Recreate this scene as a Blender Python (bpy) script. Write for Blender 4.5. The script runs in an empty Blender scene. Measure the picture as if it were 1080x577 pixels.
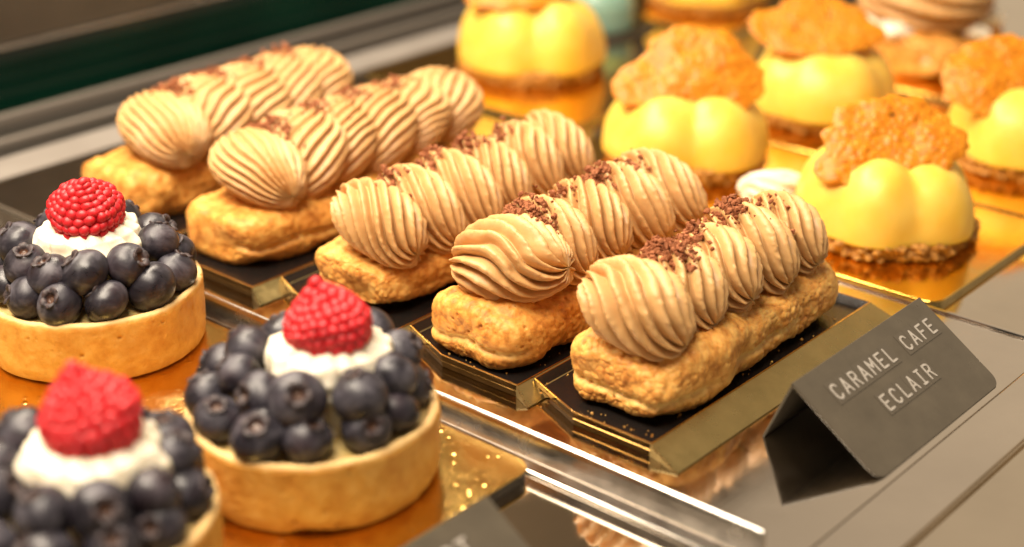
import bpy, math, random
import numpy as np
from mathutils import Vector, Matrix, Euler
from mathutils.bvhtree import BVHTree

S = 0.01                       # everything below is written in centimetres
scene = bpy.context.scene
COL = scene.collection
rnd = random.Random(11)

# ------------------------------------------------------------------ noise
def _hash(ix, iy, iz, k):
    n = (ix.astype(np.int64) * 73856093) ^ (iy.astype(np.int64) * 19349663) ^ (iz.astype(np.int64) * 83492791) ^ np.int64(k * 2654435761 % 2147483647)
    n = (n ^ (n >> 13)) * np.int64(1274126177)
    n = n & np.int64(0x7fffffff)
    n = (n ^ (n >> 15)) * np.int64(2246822519) & np.int64(0x7fffffff)
    n = n ^ (n >> 12)
    return (n & np.int64(0xfffff)).astype(np.float64) / float(0xfffff)

def vnoise(P, k=0):
    """smooth value noise, -1..1"""
    I = np.floor(P); F = P - I; F = F * F * F * (F * (F * 6 - 15) + 10)
    ix, iy, iz = I[:, 0], I[:, 1], I[:, 2]
    out = 0
    for dx in (0, 1):
        wx = F[:, 0] if dx else 1 - F[:, 0]
        for dy in (0, 1):
            wy = F[:, 1] if dy else 1 - F[:, 1]
            for dz in (0, 1):
                wz = F[:, 2] if dz else 1 - F[:, 2]
                out = out + wx * wy * wz * _hash(ix + dx, iy + dy, iz + dz, k)
    return out * 2 - 1

def fbm(P, k=0, o=3):
    r = 0; a = 1.0; t = 0
    for i in range(o):
        r = r + a * vnoise(P * (2.03 ** i) + i * 7.3, k + i); t += a; a *= 0.5
    return r / t

def voro(P, k=0):
    """F1, F2"""
    I = np.floor(P); f1 = np.full(len(P), 9.0); f2 = f1.copy()
    for dx in (-1, 0, 1):
        for dy in (-1, 0, 1):
            for dz in (-1, 0, 1):
                c = I + np.array([dx, dy, dz])
                q = c + np.stack([_hash(c[:, 0], c[:, 1], c[:, 2], k + j) for j in (1, 2, 3)], 1)
                d = np.sqrt(((q - P) ** 2).sum(1))
                f2 = np.where(d < f1, f1, np.minimum(f2, d)); f1 = np.minimum(f1, d)
    return f1, f2

def sstep(a, b, x):
    t = np.clip((x - a) / (b - a), 0, 1); return t * t * (3 - 2 * t)

# ------------------------------------------------------------------ mesh helpers
def mesh_data(name, V, F, mat, smooth=True, attrs=None, uvz=None):
    me = bpy.data.meshes.new(name)
    V = np.asarray(V, dtype=np.float64) * S
    me.from_pydata([tuple(v) for v in V], [], F)
    me.update()
    if smooth:
        me.polygons.foreach_set('use_smooth', [True] * len(me.polygons))
    for an, vals in (attrs or {}).items():
        at = me.attributes.new(an, 'FLOAT', 'POINT'); at.data.foreach_set('value', np.asarray(vals, dtype=np.float32))
    me.materials.append(mat)
    return me

def link(name, me, parent=None, loc=(0, 0, 0), rot=None):
    o = bpy.data.objects.new(name, me); COL.objects.link(o)
    o.location = Vector(loc) * S
    if rot is not None: o.rotation_euler = rot
    if parent: o.parent = parent
    return o

def empty(name, loc, label, cat, group=None, rz=0):
    o = bpy.data.objects.new(name, None); COL.objects.link(o)
    o.location = Vector(loc) * S; o.rotation_euler = (0, 0, rz); o.empty_display_size = 0.01
    return tag(o, label, cat, group)

def tag(o, label=None, cat=None, group=None, kind=None):
    if label: o['label'] = label
    if cat: o['category'] = cat
    if group: o['group'] = group
    if kind: o['kind'] = kind
    return o

def grid_faces(nu, nv, wrapv=True, off=0, flip=False):
    F = []
    for i in range(nu - 1):
        for j in range(nv if wrapv else nv - 1):
            a = i * nv + j; b = i * nv + (j + 1) % nv; c = b + nv; d = a + nv
            F.append((off + a, off + d, off + c, off + b) if flip else (off + a, off + b, off + c, off + d))
    return F

def grid_normals(P, wrapv=True):
    du = np.gradient(P, axis=0)
    dv = (np.roll(P, -1, 1) - np.roll(P, 1, 1)) if wrapv else np.gradient(P, axis=1)
    n = np.cross(du, dv); l = np.linalg.norm(n, axis=2, keepdims=True)
    return n / np.maximum(l, 1e-9)

def resample(C, n):
    C = np.asarray(C, float)
    d = np.r_[0, np.cumsum(np.linalg.norm(np.diff(C, axis=0), axis=1))]
    t = np.linspace(0, d[-1], n)
    return np.stack([np.interp(t, d, C[:, k]) for k in range(C.shape[1])], 1)

def revolve(profile, nv):
    """profile [(r,z)...] -> P[nu,nv,3]; outward normals for profiles that go bottom-centre -> out -> top"""
    th = np.linspace(0, 2 * np.pi, nv, endpoint=False)
    r = profile[:, 0][:, None]; z = profile[:, 1][:, None]
    return np.stack([r * np.cos(th), r * np.sin(th), z + 0 * th], 2)

def box_vf(x0, x1, y0, y1, z0, z1):
    V = [(x, y, z) for z in (z0, z1) for y in (y0, y1) for x in (x0, x1)]
    F = [(0, 2, 3, 1), (4, 5, 7, 6), (0, 1, 5, 4), (1, 3, 7, 5), (3, 2, 6, 7), (2, 0, 4, 6)]
    return V, F

def extrude_poly(poly, z0, z1):
    n = len(poly)
    V = [(x, y, z0) for x, y in poly] + [(x, y, z1) for x, y in poly]
    F = [tuple(range(n - 1, -1, -1)), tuple(range(n, 2 * n))]
    F += [(i, (i + 1) % n, n + (i + 1) % n, n + i) for i in range(n)]
    return V, F

def bevel(o, w, seg=2):
    m = o.modifiers.new('bevel', 'BEVEL'); m.width = w * S; m.segments = seg; m.limit_method = 'ANGLE'; m.angle_limit = math.radians(40)
    return o

def rounded_rect(x0, x1, y0, y1, r, n=6):
    pts = []
    for cx, cy, a0 in ((x1 - r, y1 - r, 0), (x0 + r, y1 - r, 90), (x0 + r, y0 + r, 180), (x1 - r, y0 + r, 270)):
        for i in range(n + 1):
            a = math.radians(a0 + 90 * i / n); pts.append((cx + r * math.cos(a), cy + r * math.sin(a)))
    return pts

# ------------------------------------------------------------------ materials
class M:
    def __init__(s, name):
        s.m = bpy.data.materials.new(name); s.m.use_nodes = True
        s.nt = s.m.node_tree; s.N = s.nt.nodes; s.L = s.nt.links
        s.b = s.N['Principled BSDF']; s.co = s.N.new('ShaderNodeTexCoord').outputs['Object']
    def set(s, **k):
        for a, v in k.items():
            n = a.replace('_', ' ')
            n = {'Base': 'Base Color', 'SSS': 'Subsurface Weight', 'SSSr': 'Subsurface Radius', 'SSSs': 'Subsurface Scale', 'Spec': 'Specular IOR Level', 'Rough': 'Roughness', 'Metal': 'Metallic', 'Coat': 'Coat Weight', 'CoatR': 'Coat Roughness', 'Trans': 'Transmission Weight'}.get(n, n)
            if isinstance(v, bpy.types.NodeSocket): s.L.new(v, s.b.inputs[n])
            else: s.b.inputs[n].default_value = (*v, 1) if n == 'Base Color' else v
        return s
    def noise(s, per_cm, detail=4, rough=0.55, dist=0.0, out='Fac', vec=None):
        n = s.N.new('ShaderNodeTexNoise'); n.inputs['Scale'].default_value = per_cm * 100; n.inputs['Detail'].default_value = detail
        n.inputs['Roughness'].default_value = rough; n.inputs['Distortion'].default_value = dist
        s.L.new(vec or s.co, n.inputs['Vector']); return n.outputs[out]
    def voro(s, per_cm, feature='F1', out='Distance'):
        n = s.N.new('ShaderNodeTexVoronoi'); n.feature = feature; n.inputs['Scale'].default_value = per_cm * 100
        s.L.new(s.co, n.inputs['Vector']); return n.outputs[out]
    def stretch(s, x, y, z):
        n = s.N.new('ShaderNodeMapping'); n.inputs['Scale'].default_value = (x, y, z); s.L.new(s.co, n.inputs['Vector']); return n.outputs[0]
    def attr(s, name):
        n = s.N.new('ShaderNodeAttribute'); n.attribute_name = name; return n.outputs['Fac']
    def ramp(s, fac, *stops):
        n = s.N.new('ShaderNodeValToRGB'); e = n.color_ramp.elements
        while len(e) < len(stops): e.new(0.5)
        for el, (p, c) in zip(e, stops):
            el.position = p; el.color = (*c, 1) if isinstance(c, tuple) else (c, c, c, 1)
        s.L.new(fac, n.inputs[0]); return n.outputs[0]
    def mix(s, fac, a, b):
        n = s.N.new('ShaderNodeMix'); n.data_type = 'RGBA'
        for i, v in ((0, fac), (6, a), (7, b)):
            if isinstance(v, bpy.types.NodeSocket): s.L.new(v, n.inputs[i])
            else: n.inputs[i].default_value = (*v, 1) if isinstance(v, tuple) else v
        return n.outputs[2]
    def bump(s, h, strength, dist_cm, prev=None):
        n = s.N.new('ShaderNodeBump'); n.inputs['Strength'].default_value = strength; n.inputs['Distance'].default_value = dist_cm * S
        s.L.new(h, n.inputs['Height'])
        if prev is not None: s.L.new(prev, n.inputs['Normal'])
        s.L.new(n.outputs[0], s.b.inputs['Normal']); return n.outputs[0]

def rgb(c, k): return tuple(x * k for x in c)

def make_choux(name, dark, mid, light):
    m = M(name)
    n = m.noise(2.2, 5, .6, .3)
    c = m.ramp(n, (.30, dark), (.48, mid), (.66, light))
    sp = m.noise(14, 3, .6)
    c = m.mix(m.ramp(sp, (.62, 0.0), (.74, .55)), c, (.78, .50, .20))
    c = m.mix(m.ramp(m.noise(9, 3, .6), (.64, 0.0), (.72, .5)), c, rgb(dark, .6))
    c = m.mix(m.attr('torn'), c, (.80, .52, .17))
    m.set(Base=c, Rough=.52, SSS=.20, SSSr=(1.0, .45, .15), SSSs=.004, Spec=.32)
    p = m.bump(m.noise(5.5, 3, .55), .45, .05)
    m.bump(m.noise(14, 4, .6), .30, .03, p)
    return m.m
MAT = {}
MAT['choux'] = make_choux('craquelin_choux', (.38, .122, .016), (.65, .280, .050), (.79, .43, .105))
MAT['choux_pale'] = make_choux('pale_choux', (.43, .150, .023), (.69, .320, .068), (.82, .47, .130))

m = M('coffee_cream')
c = m.ramp(m.noise(1.2, 4, .6), (.3, (.55, .31, .115)), (.7, (.63, .375, .155)))
c = m.mix(m.ramp(m.noise(24, 2, .5), (.70, 0.0), (.76, .55)), c, (.34, .15, .05))
m.set(Base=c, Rough=.42, SSS=.25, SSSr=(1, .6, .3), SSSs=.003, Spec=.42)
m.bump(m.noise(18, 4, .65), .28, .03)
MAT['coffee'] = m.m

m = M('cocoa_crumb')
m.set(Base=m.ramp(m.noise(9, 4, .6), (.3, (.21, .062, .022)), (.7, (.41, .15, .06))), Rough=.75, Spec=.3)
m.bump(m.noise(25, 4, .7), .7, .04)
MAT['crumb'] = m.m

m = M('white_cream')
m.set(Base=m.ramp(m.noise(1.5, 3), (.3, (.82, .72, .54)), (.7, (.86, .79, .64))), Rough=.45, SSS=.3, SSSr=(1, .8, .5), SSSs=.004)
m.bump(m.noise(14, 3), .15, .03)
MAT['white'] = m.m

m = M('custard')
m.set(Base=m.ramp(m.noise(2.5, 4), (.3, (.55, .37, .12)), (.7, (.70, .53, .24))), Rough=.35, SSS=.2, SSSr=(1, .6, .2), SSSs=.004)
m.bump(m.noise(5, 4), .3, .06)
MAT['custard'] = m.m

m = M('shortcrust')
c = m.ramp(m.noise(1.3, 5, .6), (.28, (.54, .215, .028)), (.5, (.69, .345, .062)), (.74, (.78, .45, .115)))
c = m.mix(m.ramp(m.noise(22, 2, .5), (.60, 0.0), (.72, .45)), c, (.50, .24, .05))
c = m.mix(m.attr('toast'), c, (.82, .58, .27))
c = m.mix(m.attr('bake'), c, (.44, .165, .022))
m.set(Base=c, Rough=.55, SSS=.12, SSSr=(1, .5, .2), SSSs=.003, Spec=.3)
p = m.bump(m.noise(11, 6, .7), .45, .04)
m.bump(m.ramp(m.voro(3.2, 'F1'), (.05, 0.0), (.16, 1.0)), .4, .035, p)
MAT['crust'] = m.m

m = M('blueberry_skin')
oi = m.N.new('ShaderNodeObjectInfo'); va = m.N.new('ShaderNodeVectorMath'); va.operation = 'ADD'
m.L.new(m.co, va.inputs[0]); m.L.new(oi.outputs['Random'], va.inputs[1]); m.co = va.outputs[0]
bl = m.noise(1.1, 5, .65, .6)
c = m.ramp(bl, (.34, (.011, .009, .012)), (.50, (.024, .021, .029)), (.70, (.092, .085, .104)))
c = m.mix(m.ramp(m.noise(.55, 2), (.55, 0.0), (.75, .35)), c, (.045, .012, .014))
c = m.mix(m.attr('scar'), c, (.085, .034, .015))
m.set(Base=c, Rough=m.ramp(bl, (.35, .26), (.65, .55)), Spec=.5)
p = m.bump(m.noise(3, 4), .18, .05)
m.bump(m.noise(30, 3), .12, .02, p)
MAT['berry'] = m.m
m = M('blueberry_crown')
m.set(Base=m.ramp(m.noise(6, 3), (.3, (.012, .010, .014)), (.7, (.07, .045, .045))), Rough=.6)
MAT['crown'] = m.m

m = M('raspberry_flesh')
c = m.ramp(m.noise(2, 3), (.3, (.52, .005, .012)), (.7, (.64, .018, .024)))
c = m.mix(m.attr('gap'), c, (.42, .006, .014))
m.set(Base=c, Rough=.46, SSS=.4, SSSr=(1, .12, .1), SSSs=.004, Spec=.5)
m.bump(m.noise(20, 3), .25, .03)
MAT['rasp'] = m.m

m = M('lemon_mousse')
c = m.ramp(m.noise(.5, 3), (.3, (.80, .48, .050)), (.7, (.84, .565, .110)))
m.set(Base=c, Rough=.40, SSS=.6, SSSr=(1, .65, .2), SSSs=.010, Spec=.45)
m.bump(m.noise(3, 4), .10, .04)
MAT['mousse'] = m.m

m = M('caramel_tuile')
c = m.ramp(m.noise(3, 5, .65), (.3, (.37, .112, .003)), (.5, (.57, .205, .007)), (.75, (.70, .30, .018)))
m.set(Base=c, Rough=.45, Spec=.35, SSS=.4, SSSr=(1, .45, .08), SSSs=.004)
p = m.bump(m.noise(4.5, 3, .5), .3, .06)
m.bump(m.noise(11, 3, .6), .2, .03, p)
MAT['tuile'] = m.m

m = M('biscuit_crumble')
c = m.ramp(m.noise(5, 4, .65), (.3, (.24, .085, .012)), (.5, (.46, .20, .03)), (.7, (.62, .32, .065)))
m.set(Base=c, Rough=.7)
p = m.bump(m.voro(6, 'F1'), .8, .10)
m.bump(m.noise(18, 4, .7), .5, .05, p)
MAT['biscuit'] = m.m

def gold(name, base, rough0, rough1, crinkle, dots=False):
    m = M(name)
    n = m.noise(.7, 5, .6)
    m.set(Base=m.ramp(n, (.3, rgb(base, .88)), (.7, base)), Metal=1.0, Rough=m.ramp(m.noise(1.6, 5, .65), (.3, rough0), (.7, rough1)))
    p = m.bump(m.noise(9, 4, .6), crinkle, .02)
    m.bump(m.noise(.8, 2), crinkle * .6, .08, p)
    if dots: emboss(m)
    return m.m
def emboss(m):
    v = m.N.new('ShaderNodeTexVoronoi'); v.inputs['Scale'].default_value = 210; v.inputs['Randomness'].default_value = .8; m.L.new(m.co, v.inputs['Vector'])
    h = m.mix(m.ramp(m.noise(.35, 3), (.40, 0.0), (.52, 1.0)), (0, 0, 0), m.ramp(v.outputs['Distance'], (.10, 1.0), (.30, 0.0)))
    prev = m.b.inputs['Normal'].links[0].from_socket
    m.bump(h, .9, .035, prev)
MAT['gold'] = gold('gold_foil_board', (.90, .61, .18), .08, .18, .45, True)
MAT['gold_smooth'] = gold('smooth_gold_card', (.95, .60, .125), .07, .20, .06)
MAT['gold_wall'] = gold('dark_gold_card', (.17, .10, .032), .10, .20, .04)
MAT['gold_emboss'] = gold('embossed_gold_tab', (.95, .66, .25), .12, .25, 1.0)
mm = M('olive_gold_card')
mm.set(Base=mm.ramp(mm.noise(.9, 5, .6), (.3, (.40, .31, .13)), (.7, (.50, .385, .165))), Metal=1.0, Rough=mm.ramp(mm.noise(2, 5, .6), (.3, .22), (.7, .42)))
mm.bump(mm.noise(6, 5, .65), .15, .02)
MAT['gold_flap'] = mm.m

m = M('black_card')
m.set(Base=(.010, .008, .007), Rough=m.ramp(m.noise(3, 6, .7), (.35, .04), (.65, .16)), Spec=.35)
p = m.bump(m.noise(12, 4, .7), .5, .02)
MAT['black'] = m.m
m = M('board_core')
m.set(Base=m.ramp(m.noise(3, 3), (.3, (.030, .022, .015)), (.7, (.06, .045, .03))), Rough=.5)
MAT['core'] = m.m

def steel(name, base, r0, r1, brush=.05):
    m = M(name)
    m.set(Base=m.ramp(m.noise(.25, 5, .6), (.3, rgb(base, .90)), (.7, base)), Metal=1.0, Rough=m.ramp(m.noise(.5, 6, .7), (.3, r0), (.7, r1)))
    n = m.noise(1.0, 4, .6, 0, 'Fac', m.stretch(.6, 9, 9))
    p = m.bump(n, brush, .01)
    return m.m
MAT['steel'] = steel('polished_steel', (.74, .68, .61), .05, .16)
MAT['shelf'] = steel('mirror_shelf', (.70, .63, .53), .03, .09, .02)
MAT['satin'] = steel('satin_steel', (.70, .65, .59), .14, .30, .12)

m = M('slate_acrylic')
m.set(Base=m.ramp(m.noise(.8, 5, .65), (.3, (.066, .054, .038)), (.7, (.090, .074, .052))), Rough=m.ramp(m.noise(1.2, 5, .6), (.3, .26), (.7, .42)), Spec=.5)
m.bump(m.noise(10, 3), .05, .01)
MAT['acrylic'] = m.m
m = M('label_tape'); m.set(Base=(.080, .066, .048), Rough=.33); MAT['tape'] = m.m
m = M('label_lettering'); m.set(Base=m.ramp(m.noise(8, 4), (.3, (.27, .24, .205)), (.7, (.42, .385, .34))), Rough=.5); MAT['ink'] = m.m
m = M('dark_green_glass'); m.set(Base=m.ramp(m.noise(.06, 2), (.35, (.001, .010, .006)), (.7, (.005, .036, .021))), Rough=.12, Spec=.4); MAT['green'] = m.m
m = M('taupe_panel'); m.set(Base=m.ramp(m.noise(.05, 3), (.3, (.13, .100, .068)), (.7, (.21, .163, .112))), Rough=.45); MAT['taupe'] = m.m
m = M('dark_gap'); m.set(Base=(.02, .017, .013), Rough=.5); MAT['gap'] = m.m
m = M('umber_panel'); m.set(Base=m.ramp(m.noise(.08, 3), (.3, (.040, .029, .019)), (.7, (.085, .064, .043))), Rough=.5); MAT['umber'] = m.m
m = M('pale_sill'); m.set(Base=m.ramp(m.noise(.2, 4, .6), (.3, (.21, .185, .162)), (.7, (.27, .242, .215))), Rough=.35, Spec=.5); MAT['sill'] = m.m
m = M('dull_rail'); m.set(Base=(.15, .13, .11), Rough=.4, Spec=.5); MAT['rail'] = m.m
m = M('mint_glaze'); m.set(Base=(.20, .33, .26), Rough=.3, SSS=.2, SSSs=.004); MAT['mint'] = m.m

# ------------------------------------------------------------------ pastry pieces
def swirl_verts(L, W, H, n, K, wav, amp, seed, nu=150, nv=230, flat=.8, droop=0.0):
    """a piped star-nozzle swirl lying along Y: ridges wind around it"""
    t = np.linspace(-1, 1, nu)
    u = np.sin(t * np.pi / 2) * .55 + t * .45
    u = np.clip(u, -.9995, .9995)
    r = (1 - np.abs(u) ** 2.3) ** .58
    th = np.linspace(0, 2 * np.pi, nv, endpoint=False)
    U, TH = np.meshgrid(u, th, indexing='ij'); R = np.repeat(r[:, None], nv, 1)
    D = np.stack([np.cos(TH) * R, U, np.sin(TH) * R], 2).reshape(-1, 3)
    wob = vnoise(D * 1.3 + seed * 3.7, seed) * .9 + vnoise(D * 3.1 + seed, seed + 5) * .25
    ph = n * TH.ravel() + K * U.ravel() + wav * np.sin(2.6 * U.ravel() + 1.3 * np.sin(TH.ravel()) + seed) + wob * (.8 + .5 * wav)
    sk = .5 + .5 * np.sin(ph + .55 * np.sin(ph + .6))
    rid = .55 * np.abs(np.sin(ph / 2 + .7)) ** .9 + .45 * sk
    rid = rid + .06 * vnoise(D * 9 + seed, seed + 9) * rid + .045 * sstep(.15, .6, vnoise(D * 16 + seed, seed + 11)) * sstep(.6, .95, rid)
    fade = sstep(1.0, .90, np.abs(U.ravel()))
    k = 1 + amp * (rid - .55) * (.35 + .65 * fade) + .045 * vnoise(D * 1.1 + 9 * seed, seed + 2)
    P = D * k[:, None] * np.array([W / 2, L / 2, H / 2])
    uu = np.minimum(U.ravel(), 0); P[:, 2] -= droop * uu * uu
    low = P[:, 2] < -flat * H / 2
    P[low, 2] = -flat * H / 2 + (P[low, 2] + flat * H / 2) * .15
    return P, grid_faces(nu, nv, True, flip=True)

def superprofile(a, b, e, n):
    t = np.linspace(-np.pi / 2, np.pi / 2, 400)
    x = a * np.sign(np.sin(t)) * np.abs(np.sin(t)) ** e; r = b * np.abs(np.cos(t)) ** e
    return resample(np.stack([x, r], 1), n)

def choux_verts(L, W, H, seed, nu, nv, split=.0, rough=1.0):
    pr = superprofile(1, 1, .32, nu)
    pr = resample(np.stack([pr[:, 0] * L / 2, pr[:, 1] * W / 2], 1), nu); pr[:, 1] /= W / 2
    t = np.linspace(0, 2 * np.pi, 600)
    cs = np.stack([W / 2 * np.sign(np.cos(t)) * np.abs(np.cos(t)) ** .60, H / 2 * np.sign(np.sin(t)) * np.abs(np.sin(t)) ** .60], 1)
    cs = resample(cs, nv + 1)[:-1]
    rr = np.maximum(pr[:, 1], 1e-3)
    P = np.stack([np.repeat(pr[:, 0][:, None], nv, 1), rr[:, None] * cs[:, 0], rr[:, None] * cs[:, 1]], 2)
    P[:, :, 2] = cs[:, 1] * (rr[:, None] ** .75)
    N = -grid_normals(P)
    if (N[nu // 2, :, :] * P[nu // 2] * [0, 1, 1]).sum() < 0: N = -N
    p = P.reshape(-1, 3).copy(); q = N.reshape(-1, 3)
    s = np.array([seed * 5.1, seed * 2.3, seed * 8.7])
    d = .28 * vnoise(p * .42 + s, seed) + .16 * vnoise(p * .95 + s, seed + 1)
    w = p + .12 * np.stack([vnoise(p * 3 + s, seed + 20 + i) for i in range(3)], 1)
    f1, f2 = voro((p * .7 + w * .3) * 2.9 + s, seed + 3)
    h1, h2 = voro(p * 2.3 + s, seed + 30)
    g1, g2 = voro(w * 4.2 + s, seed + 4)
    crack = sstep(0, .30, f2 - f1) - 1; crack2 = sstep(0, .45, g2 - g1) - 1
    d += rough * (.145 * (.42 - f1) + .045 * crack + .075 * (.42 - g1)) * (.55 + .45 * vnoise(p * .5 + s, seed + 15)) + .022 * fbm(p * 5 + s, seed + 6) - .07 * sstep(.20, .08, h1) + .03 * (1 - rough) * fbm(p * 2.2 + s, seed + 31)
    torn = np.zeros(len(p))
    if split:
        zc = -.08 * H + .16 * vnoise(p * np.array([.6, .6, 0.0]) + s, seed + 8)
        band = np.exp(-((p[:, 2] - zc) / .14) ** 2) * sstep(-.15, .35, vnoise(p * .45 + s + 4, seed + 10))
        d -= split * band * (1 + .5 * vnoise(p * 4 + s, seed + 12)); torn = np.clip(band * 1.1, 0, 1)
    p = p + q * d[:, None]
    zb = -H / 2
    p[:, 2] = np.where(p[:, 2] < zb + .12, zb + .12 + (p[:, 2] - zb - .12) * .12, p[:, 2])
    p[:, 2] += H / 2 - .1
    return p, grid_faces(nu, nv, True, flip=True), torn

def lumps(spots, seed, jit=.5):
    """crumbs: small irregular stones, one mesh"""
    r = random.Random(seed)
    bv = [(0, 0, 1), (.894, 0, .447), (.276, .851, .447), (-.724, .526, .447), (-.724, -.526, .447), (.276, -.851, .447),
          (.724, .526, -.447), (-.276, .851, -.447), (-.894, 0, -.447), (-.276, -.851, -.447), (.724, -.526, -.447), (0, 0, -1)]
    bf = [(0, 1, 2), (0, 2, 3), (0, 3, 4), (0, 4, 5), (0, 5, 1), (1, 6, 2), (2, 7, 3), (3, 8, 4), (4, 9, 5), (5, 10, 1),
          (6, 7, 2), (7, 8, 3), (8, 9, 4), (9, 10, 5), (10, 6, 1), (11, 7, 6), (11, 8, 7), (11, 9, 8), (11, 10, 9), (11, 6, 10)]
    V = []; F = []
    for x, y, z, s in spots:
        o = len(V); sc = [s * r.uniform(.7, 1.25) for _ in range(3)]
        rot = Euler((r.uniform(0, 6), r.uniform(0, 6), r.uniform(0, 6))).to_matrix()
        for b in bv:
            k = 1 + r.uniform(-jit, jit)
            v = rot @ Vector((b[0] * sc[0] * k, b[1] * sc[1] * k, b[2] * sc[2] * k))
            V.append((x + v.x, y + v.y, z + v.z))
        F += [tuple(o + i for i in f) for f in bf]
    return V, F

# ------------------------------------------------------------------ setting: shelf
def structure(name, V, F, mat, bev=0):
    o = link(name, mesh_data(name, V, F, mat, smooth=False)); o['kind'] = 'structure'
    if bev: bevel(o, bev)
    return o
V, F = box_vf(-40, 150, 16.55, 66.0, -.75, -.15); structure('shelf', V, F, MAT['shelf'])
V, F = box_vf(-40, 150, -70, 16.45, -.9, -.22); structure('counter', V, F, MAT['shelf'])

# display case behind: sill, tracks, dark glass door, panel above
case = empty('display_case', (50, 73, -.15), 'display case back with steel sill, sliding-door tracks and dark green glass behind the pastries', 'display case')
def case_part(name, x0, x1, y0, y1, z0, z1, mat, bev=.1, parent=None):
    V, F = box_vf(x0 - 50, x1 - 50, y0 - 73, y1 - 73, z0 + .15, z1 + .15)
    return bevel(link(name, mesh_data(name, V, F, mat, smooth=False), case), bev)
case_part('sill', -40, 150, 63.5, 66.0, -.13, -.02, MAT['sill'], .25)
case_part('track', -40, 150, 68.3, 68.75, -.70, -.10, MAT['rail'], .1)
case_part('track', -40, 150, 71.4, 71.9, -.70, .05, MAT['rail'], .1)
case_part('track_bed', -40, 150, 66.05, 80.0, -.95, -.72, MAT['gap'], .02)
case_part('glass_door', -40, 150, 73.2, 73.8, -.70, 2.9, MAT['green'], .05)
case_part('door_rail', -40, 150, 73.0, 74.0, 2.95, 3.2, MAT['satin'], .1)
case_part('lower_panel', -40, 150, 73.2, 73.8, 3.25, 9.0, MAT['umber'], .05)
case_part('back_panel', -40, 150, 73.3, 73.9, 9.1, 62, MAT['taupe'], .05)
# trim strip in front of the steel tray
strip = link('front_trim', mesh_data('front_trim', *box_vf(33.6, 110, 16.62, 18.595, -.14, -.001), MAT['steel'], smooth=False))
tag(bevel(strip, .06), 'flat satin steel trim strip running under the front edge of the label', 'trim')

# ------------------------------------------------------------------ polished steel tray under the eclairs
tray = empty('steel_tray', (33.4, 18.6, -.14), 'polished steel serving tray with raised near rim under the five eclairs', 'tray')
V, F = box_vf(.25, 18.6, 0, 44.5, .02, .14); bevel(link('tray_floor', mesh_data('tray_floor', V, F, MAT['steel'], False), tray), .03)
# near rim: folded sheet with rolled top, cross-section in x/z swept along y
prof = [(.0, .0), (-.02, .92), (.02, 1.06), (.11, 1.12), (.20, 1.06), (.24, .92), (.26, .0)]
n = len(prof); V = []; F = []
for y in (.75, 44.5): V += [(x, y, z) for x, z in prof]
F = [(i, (i + 1) % n, n + (i + 1) % n, n + i) for i in range(n)] + [tuple(range(n - 1, -1, -1)), tuple(range(n, 2 * n))]
F = [tuple(reversed(f)) for f in F]
bevel(link('near_rim', mesh_data('near_rim', V, F, MAT['satin'], False), tray), .03)
V, F = box_vf(18.62, 18.85, 0, 44.5, .02, .24); bevel(link('far_rim', mesh_data('far_rim', V, F, MAT['steel'], False), tray), .05)
V, F = box_vf(-.55, -.02, .75, 44.5, .0, .10); bevel(link('rim_foot', mesh_data('rim_foot', V, F, MAT['satin'], False), tray), .04)

# ------------------------------------------------------------------ black card trays
def inset_poly(poly, d):
    n = len(poly); out = []
    for i in range(n):
        p0, p1, p2 = Vector(poly[i - 1]), Vector(poly[i]), Vector(poly[(i + 1) % n])
        a = (p1 - p0).normalized(); b = (p2 - p1).normalized()
        na = Vector((-a.y, a.x)); nb = Vector((-b.y, b.x)); s = (na + nb)
        out.append(tuple(p1 + s * (d / max(.2, 1 + na.dot(nb)))))
    return out

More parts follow.
